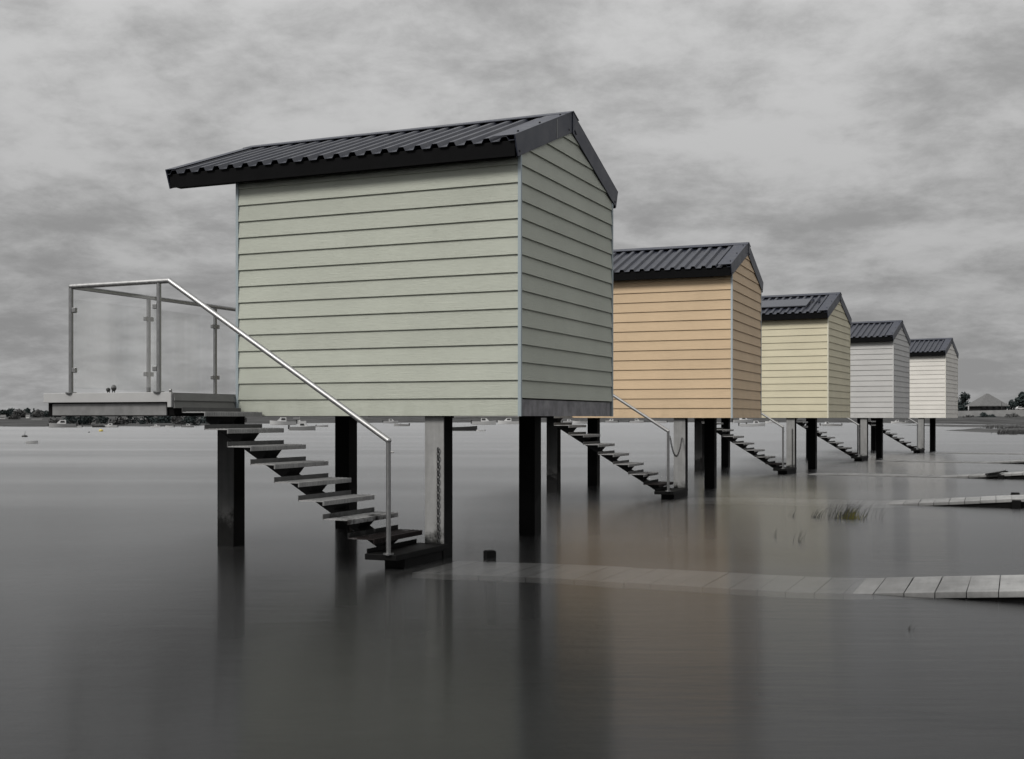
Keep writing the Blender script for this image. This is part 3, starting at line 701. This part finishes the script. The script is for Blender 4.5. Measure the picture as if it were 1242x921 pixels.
def boat(p, L, rz, kind, hullmat, label, cat='motorboat'):
    root = empty('motorboat' if kind != 'sail' else 'sailing_boat', p, rz); tag(root, label, cat, 'boats moored across the harbour'); B = L * 0.36; fr = L * 0.13
    mb = MB(); hull(mb, L, B, L * 0.05, fr); mb.build('hull', hullmat, root)
    if kind in ('cabin', 'sail'):
        h = L * (0.16 if kind == 'cabin' else 0.07); x0, x1 = -0.12 * L, 0.24 * L; w0 = B * 0.34
        mb = MB(); mb.add([(x0, -w0, fr), (x1, -w0*0.7, fr), (x1, w0*0.7, fr), (x0, w0, fr), (x0, -w0*0.85, fr + h), (x1 - 0.16*L, -w0*0.7, fr + h), (x1 - 0.16*L, w0*0.7, fr + h), (x0, w0*0.85, fr + h)],
               [(0,3,2,1), (4,5,6,7), (0,1,5,4), (1,2,6,5), (2,3,7,6), (3,0,4,7)]); mb.build('cabin', 'gel', root)
        mb = MB(); e = 0.004 * L
        mb.add([(x1 - 0.03*L + e, -w0*0.55, fr + h*0.25), (x1 - 0.03*L + e, w0*0.55, fr + h*0.25), (x1 - 0.135*L + e, w0*0.55, fr + h*0.9), (x1 - 0.135*L + e, -w0*0.55, fr + h*0.9)], [(0,1,2,3)])
        for sg in (-1, 1):
            mb.add([(x0 + 0.03*L, sg*(w0*0.97 + e), fr + h*0.35), (x0 + 0.2*L, sg*(w0*0.87 + e), fr + h*0.35), (x0 + 0.18*L, sg*(w0*0.80 + e), fr + h*0.82), (x0 + 0.04*L, sg*(w0*0.89 + e), fr + h*0.82)], [(0,1,2,3)])
        mb.build('window', 'screen', root, recalc=False)
    if kind == 'open':
        mb = MB(); mb.add([(0.1*L, -B*0.3, fr), (0.1*L, B*0.3, fr), (0.02*L, B*0.26, fr + 0.09*L), (0.02*L, -B*0.26, fr + 0.09*L)], [(0,1,2,3)]); mb.build('windscreen', 'screen', root, recalc=False)
    if kind in ('open', 'cabin'):
        mb = MB(); mb.box((-L*0.56, -L*0.035, fr * 0.3), (-L*0.49, L*0.035, fr + L*0.07)); mb.build('outboard_motor', 'geld', root)
    if kind == 'sail':
        mb = MB(); mb.tube((0.08*L, 0, fr), (0.08*L, 0, L * 1.05), 0.012 * L, 6, 0.007 * L); mb.tube((0.08*L, 0, L*0.33), (-0.35*L, 0, L*0.33), 0.014*L, 6); mb.build('mast', 'gelg', root, recalc=False)
    return root
B_ = [(76, 517.3, 24, 'cabin', 'gelg', "long grey cabin boat moored at the left shore, under the deck's outer end"),
 (93, 516.2, 10, 'open', 'gel', "small white open boat just right of the long grey cabin boat"),
 (120, 516.2, 12, 'open', 'geld', "dark hulled open boat behind the yellow buoy"),
 (134, 516.5, 13, 'cabin', 'gel', "white cabin boat right of the yellow buoy, under the middle of the deck"),
 (189, 514.2, 9, 'cabin', 'gel', "little white cabin boat under the right part of the deck, left of two others"),
 (206, 514.2, 9, 'open', 'gel', "little white open boat under the deck's right end, by the first step"),
 (228, 514.6, 11, 'cabin', 'gelg', "greyish cabin boat seen just below the deck's short lapped side"),
 (343, 515.5, 24, 'cabin', 'gel', "white cabin boat seen between the upper steps of the sage green hut"),
 (367, 522.0, 24, 'cabin', 'gelg', "nearest grey and white cabin boat, right of the upper steps of the sage green hut"),
 (362, 514.2, 16, 'sail', 'gel', "white sailing boat behind the grey and white cabin boat"),
 (391, 518.0, 11, 'open', 'gel', "white open boat between the grey and white cabin boat and the dark back pile"),
 (474, 513.6, 14, 'cabin', 'gel', "white cabin boat in the gap above the lower handrail"),
 (487, 517.0, 14, 'open', 'gelg', "grey open boat just above the bottom handrail post"),
 (562, 522.6, 26, 'open', 'geld', "dark work boat showing right behind the pale pile"),
 (583, 523.2, 8, 'open', 'gel', "tiny white open boat to the right of the dark work boat"),
 (587, 515.2, 22, 'cabin', 'gel', "white cabin boat midway between the pale pile and the black corner pile"),
 (617, 514.6, 20, 'cabin', 'gel', "white cabin boat close to the left of the black corner pile"),
 (690, 512.0, 11, 'cabin', 'gel', "white cabin boat seen above the apricot hut's top step"),
 (704, 514.0, 15, 'open', 'gel', "white open boat behind the apricot hut's second step"),
 (742, 512.3, 12, 'cabin', 'gelg', "grey cabin boat below the apricot hut's left end"),
 (772, 513.0, 13, 'cabin', 'gel', "white cabin boat in the gap under the middle of the apricot hut"),
 (800, 513.2, 13, 'open', 'gel', "white open boat under the apricot hut, left of its rail post"),
 (901, 513.0, 20, 'cabin', 'gel', "white cabin boat under the apricot hut's gable, rear of a cluster"),
 (908, 517.4, 17, 'open', 'gel', "white open boat at the front left of the cluster under the cream hut"),
 (917, 517.0, 17, 'cabin', 'gel', "bulky white cabin boat at the front right of the cluster under the cream hut"),
 (936, 513.6, 12, 'cabin', 'gel', "white cabin boat behind the top of the cream hut's lower handrail"),
 (1003, 516.8, 13, 'cabin', 'gel', "white cabin boat right of the cream hut's black pile, left of a pair"),
 (1012, 516.9, 13, 'open', 'gelg', "grey open boat on the right of the pair by the cream hut's black pile"),
 (1088, 511.6, 11, 'cabin', 'gel', "white cabin boat far off below the pale grey hut's gable"),
 (1099, 512.2, 9, 'sail', 'gelg', "grey sailing boat far off at the ivory hut's left end")]
rb = random.Random(11)
for (x, y, lp, kind, hm, lab) in B_:
    p = at(x, y, shore(x) - 14); L = lp / F_PX * p.y
    boat(p, L * 1.3, rb.choice((0, math.pi)) + rb.uniform(-0.35, 0.35), kind, hm, lab, 'sailing boat' if kind == 'sail' else 'motorboat')

def buoy(x, y, wpx, mat, label, sz=0.7, stick=0.0):
    p = at(x, y); r_ = wpx / F_PX * p.y / 2; root = empty('buoy', p); tag(root, label, 'buoy', 'mooring buoys')
    mb = MB(); mb.ball((0, 0, r_ * sz * 0.35), r_, 14, 8, sz); mb.build('float', mat, root, recalc=False)
    mb = MB(); mb.tube((0, 0, r_ * sz), (stick * 0.15, 0, r_ * sz * 1.4 + stick), r_ * 0.08, 6); mb.build('mooring_pin', 'geld', root, recalc=False)
buoy(122.5, 523.5, 5.2, 'yellow', "small round yellow buoy floating left of centre under the deck", 0.8)
buoy(108, 524.8, 2.4, 'geld', "tiny dark buoy beside the yellow buoy")
buoy(30, 530.2, 7, 'geld', "dark buoy with an upright stick near the left edge", 0.55, 0.22)
p = at(39, 538.2); root = empty('dinghy', p, 0.15); tag(root, "small white dinghy afloat near the left edge, in front of the dark buoy", 'dinghy')
mb = MB(); hull(mb, 0.56, 0.25, 0.04, 0.11); mb.build('hull', 'gel', root); mb = MB(); mb.box((-0.18, -0.09, 0.112), (-0.14, 0.09, 0.128)); mb.build('thwart', 'gelg', root); mb = MB(); mb.box((0.0, -0.10, 0.118), (0.05, 0.10, 0.135)); mb.build('thwart', 'gelg', root)

# ------------------------------------------------------------------ trees, houses and wall on the far bank
def tree(name, x, Z, zb, hgt, wid, mat, label, seed, cat='tree', group='trees on the far bank', spiky=False, nl=520):
    rnd = random.Random(seed); X = (x - 621) / F_PX * Z
    root = empty(name, (X, Z, zb)); tag(root, label, cat, group)
    mb = MB(); mb.tube((0, 0, -0.4), (0, 0, hgt * 0.55), wid * 0.05, 7, wid * 0.025)
    for k in range(4):
        a = k * 1.6 + rnd.random(); mb.tube((0, 0, hgt * (0.25 + 0.07*k)), (math.cos(a) * wid * 0.3, math.sin(a) * wid * 0.3, hgt * (0.5 + 0.08*k)), wid * 0.02, 5, wid * 0.008)
    mb.build('trunk', 'bark', root, recalc=False)
    cl = []
    for _ in range(16):
        a = rnd.uniform(0, 6.28); t = rnd.random(); r_ = wid * 0.5 * (math.sin(math.pi * (0.25 + 0.7*t)) if not spiky else (1.05 - t)) * rnd.uniform(0.4, 0.8)
        cl.append((Vector((math.cos(a) * r_, math.sin(a) * r_, hgt * (0.10 + 0.78 * t))), wid * rnd.uniform(0.14, 0.24) * (0.55 if spiky and t > 0.6 else 1)))
    mb = MB()
    for k in range(nl):
        c, r_ = rnd.choice(cl); d = Vector((rnd.gauss(0, 1), rnd.gauss(0, 1), rnd.gauss(0, 1))).normalized() * r_ * rnd.uniform(0.55, 1.05)
        q = c + d; s_ = wid * rnd.uniform(0.035, 0.07); u = Vector((rnd.gauss(0,1), rnd.gauss(0,1), rnd.gauss(0,1))).normalized(); v_ = u.orthogonal().normalized()
        mb.add([q - u*s_, q + v_*s_*0.8, q + u*s_, q - v_*s_*0.8], [(0,1,2,3)])
    mb.build('crown', mat, root, recalc=False)

# left shore: wooded rise with a few houses at the picture's left edge
ZT = 420
def yz(y, Z): return H + (YH - y) * Z / F_PX
LT = [(-14, 494, 30, "dark tree at the very left edge of the picture"), (4, 499, 17, "low dark tree at the left edge, left of the pale gable house"), (13, 497, 16, "rounded dark tree just behind the pale gable house"),
      (24, 495.5, 17, "tallest rounded tree in the middle of the left wood"), (33, 496.5, 15, "dark tree right of the tallest rounded tree on the left shore"), (41, 494.5, 8, "thin pointed tree standing above the left wood"),
      (46, 497.5, 15, "dark tree beside the thin pointed tree on the left shore"), (54, 498.5, 16, "dark tree at the outer end of the deck on the left shore"), (66, 500, 18, "dark tree mostly hidden behind the end of the deck"), (17, 504, 14, "dark bush low in front of the left wood")]
for k, (x, yt, wp, lab) in enumerate(LT):
    Z = ZT + (k % 3) * 14 - (60 if yt > 503 else 0); zb = land_z(x, Z - shore(x)) - 0.2; top = yz(yt, Z); zb = min(zb, top - 1.5)
    tree('broadleaf_tree', x, Z, zb, top - zb, wp / F_PX * Z, 'leaf' if k % 3 else 'leaf2', lab, 50 + k, spiky=(wp < 10), nl=900)
def house(x, Z, wpx, yeave, yridge, label, wallm, roofm, zb):
    X = (x - 621) / F_PX * Z; wd = wpx / F_PX * Z; dp = wd * 0.8; ze = yz(yeave, Z); zr_ = yz(yridge, Z)
    root = empty('house', (X, Z, zb)); tag(root, label, 'house', 'houses on the far shore')
    mb = MB(); mb.box((-wd/2, -dp/2, -0.5), (wd/2, dp/2, ze - zb)); mb.prism([(-dp/2, ze - zb), (dp/2, ze - zb), (0, zr_ - zb - 0.05)], 'x', -wd/2 + 0.01, wd/2 - 0.01); mb.build('wall', wallm, root)
    mb = MB(); e = wd * 0.06; th_ = wd * 0.03; hh = zr_ - ze
    for sg in (-1, 1): mb.prism([(0, zr_ - zb), (sg*(dp/2 + e), ze - zb - e*hh/(dp/2)), (sg*(dp/2 + e), ze - zb - e*hh/(dp/2) + th_), (0, zr_ - zb + th_)], 'x', -wd/2 - e, wd/2 + e)
    mb.build('roof', roofm, root)
    mb = MB(); q = ze - zb
    for sx in (-0.28, 0.0, 0.28): mb.box((sx*wd - 0.06*wd, -dp/2 - 0.03, q*0.45), (sx*wd + 0.06*wd, -dp/2 - 0.005, q*0.8))
    mb.build('window', 'screen', root)
for (x, Z, wp, ye, yr_, lab, wm, rm) in ((4, 372, 6, 506, 503.5, "pale gabled house low among the trees at the left edge", 'render', 'thatch'), (34, 392, 4, 503.0, 501.5, "little white house among the trees of the left wood", 'render', 'darkwall'),
                                         (45, 330, 12, 512, 508.5, "long pale boathouse on the shore left of the deck", 'stone', 'thatch'), (160, 330, 34, 511, 508.5, "long pale shed on the shore under the deck", 'stone', 'thatch')):
    house(x, Z, wp, ye, yr_, lab, wm, rm, min(land_z(x, Z - shore(x)), yz(ye, Z) - 0.5))

# right shore: pavilion, trees, sea wall
Zp = 306; gz = land_z(1196, Zp - shore(1196)) - 0.1
X = (1197.5 - 621) / F_PX * (Zp + 6); wd = 40 / F_PX * Zp
root = empty('pavilion', (X, Zp + 6, gz), 0.12); tag(root, "dark boarded pavilion with a broad pale hipped roof on the right bank", 'building')
mb = MB(); ze = yz(491.5, Zp) - gz; mb.box((-wd*0.42, -wd*0.36, -1.0), (wd*0.42, wd*0.36, ze + 0.05)); mb.build('wall', 'darkwall', root)
mb = MB(); zr_ = yz(477, Zp) - gz; e = wd * 0.5; f_ = wd * 0.44; rl = wd * 0.035
mb.add([(-e, -f_, ze - 0.15), (e, -f_, ze - 0.15), (e, f_, ze - 0.15), (-e, f_, ze - 0.15), (-rl, 0, zr_), (rl, 0, zr_), (-e, -f_, ze - 0.3), (e, -f_, ze - 0.3), (e, f_, ze - 0.3), (-e, f_, ze - 0.3)],
       [(0,1,5,4), (1,2,5), (2,3,4,5), (3,0,4), (6,9,8,7), (0,6,7,1), (1,7,8,2), (2,8,9,3), (3,9,6,0)]); mb.build('roof', 'thatch', root)
mb = MB()
for sx in (-0.3, -0.1, 0.1, 0.3): mb.box((sx*wd - 0.5, -wd*0.36 - 0.04, ze*0.35), (sx*wd + 0.5, -wd*0.36 - 0.005, ze*0.8))
mb.build('window', 'screen', root)

mb = MB(); pts = []
for x in range(1120, 1501, 10):
    Z = 292 - (x - 1120) * 0.05; zt = yz(498.6 - (x - 1165) * 0.02, Z); zb = yz(503.6 - (x - 1165)*0.012, Z) - 0.6
    Xp = (x - 621) / F_PX * Z; pts.append((Xp, Z, zb, zt))
for (a, c) in zip(pts, pts[1:]):
    mb.add([(a[0], a[1], a[2]), (c[0], c[1], c[2]), (c[0], c[1], c[3]), (a[0], a[1], a[3]), (a[0], a[1]+0.8, a[2]), (c[0], c[1]+0.8, c[2]), (c[0], c[1]+0.8, c[3]), (a[0], a[1]+0.8, a[3])], [(0,1,2,3), (3,2,6,7), (5,4,7,6)])
ob = mb.build('sea_wall', 'stone', None, recalc=False); tag(ob, "long pale sea wall running along the right bank below the pavilion", 'wall')
RT = [(1163, 481, 16, 'leaf2', "thin bare looking tree next to the ivory hut's right corner", False), (1171, 477.0, 23, 'leaf', "dark dense tree left of the pavilion roof", False),
      (1239, 474.5, 26, 'leaf', "tall dark tree at the right edge of the picture", True), (1227, 484, 14, 'leaf', "lower dark tree left of the tall tree at the right edge", False), (1252, 477, 22, 'leaf', "dark tree just past the tall tree at the right edge", False), (1219, 489.5, 10, 'leaf', "small dark bush between the pavilion and the right hand trees", False)]
for k, (x, yt, wp, mt, lab, sp_) in enumerate(RT):
    Z = 318 if x != 1163 else 330; zb = land_z(x, Z - shore(x)) - 0.3; tree('broadleaf_tree', x, Z, zb, yz(yt, Z) - zb, wp / F_PX * Z, mt, lab, 80 + k, spiky=sp_, nl=300 if x == 1163 else 1500)
for k, (x, yt, yb_, wp, mt, lab) in enumerate(((1193, 501.5, 511, 15, 'leaf', "round dark shrub on the bank in front of the sea wall, below the pavilion"), (1203, 503, 511, 11, 'leaf', "smaller dark shrub touching the round shrub below the pavilion"),
                                               (1175, 506, 511, 16, 'leaf2', "low grey shrub on the bank near the ivory hut"), (1228, 504.5, 510, 22, 'leaf2', "wide low grey shrub on the bank at the right edge"))):
    Z = 280; zb = min(land_z(x, Z - shore(x)), yz(yb_, Z) + 0.4) - 0.1; tree('shrub', x, Z, zb, yz(yt, Z) - zb, wp / F_PX * Z, mt, lab, 120 + k, 'shrub', 'shrubs on the right bank', nl=800)
for k in range(13):
    x = 66 + k * 18.5 + (k * 7 % 5); Z = shore(x) + 14 + (k * 5 % 9) * 4; zb = land_z(x, Z - shore(x)) - 0.2
    SL = ['first', 'second', 'third', 'fourth', 'fifth', 'sixth', 'seventh', 'eighth', 'ninth', 'tenth', 'eleventh', 'twelfth', 'thirteenth'][k]
    tree('shrub', x, Z, zb, 1.5 + (k * 3 % 4) * 0.2, (17 + k * 5 % 12) / F_PX * Z, 'leaf' if k % 4 else 'leaf2', 'dark shoreline shrub seen below the deck, %s from the left' % SL, 160 + k, 'shrub', 'shrubs along the left shore', nl=420)
# lamp post, white sign post, parked car
Z = 298; X = (1215 - 621) / F_PX * Z; zb = yz(499, Z) - 0.3; root = empty('lamp_post', (X, Z, zb)); tag(root, "slim lamp post at the right end of the pavilion", 'lamp post')
mb = MB(); hh = yz(488, Z) - zb; mb.tube((0, 0, 0), (0, 0, hh), 0.09, 8, 0.06); mb.build('post', 'geld', root, recalc=False); mb = MB(); mb.tube((0, 0, hh), (0.9, 0, hh - 0.25), 0.06, 8); mb.box((0.7, -0.14, hh - 0.42), (1.2, 0.14, hh - 0.22)); mb.build('lamp_head', 'gelg', root, recalc=False)
X = (1174.5 - 621) / F_PX * Z; zb = yz(499.5, Z) - 0.3; root = empty('sign_post', (X, Z, zb)); tag(root, "short white post sign at the left end of the pavilion", 'sign')
mb = MB(); mb.tube((0, 0, 0), (0, 0, 1.8), 0.06, 8); mb.build('post', 'gel', root, recalc=False); mb = MB(); mb.box((-0.14, -0.09, 0.8), (0.14, -0.065, 1.8)); mb.build('sign_board', 'gel', root)
X = (1237 - 621) / F_PX * 300; zb = land_z(1237, 300 - shore(1237)) + 0.0; root = empty('parked_car', (X, 300, yz(497.5, 300))); tag(root, "white car parked behind the sea wall by the right hand trees", 'car')
mb = MB(); mb.prism([(-1.0, 0.15), (1.0, 0.15), (1.02, 0.5), (0.55, 0.56), (0.3, 0.86), (-0.55, 0.86), (-0.85, 0.58), (-1.02, 0.52)], 'y', -0.45, 0.45); mb.build('body', 'gel', root, 0.04)
mb = MB(); mb.prism([(0.47, 0.58), (0.27, 0.82), (-0.5, 0.82), (-0.72, 0.6)], 'y', -0.456, 0.456); mb.build('window', 'screen', root)
for sx in (-0.62, 0.62):
    for sy in (-0.42, 0.42): mb = MB(); mb.tube((sx, sy - 0.06, 0.17), (sx, sy + 0.06, 0.17), 0.17, 14); mb.build('wheel', 'geld', root, recalc=False)
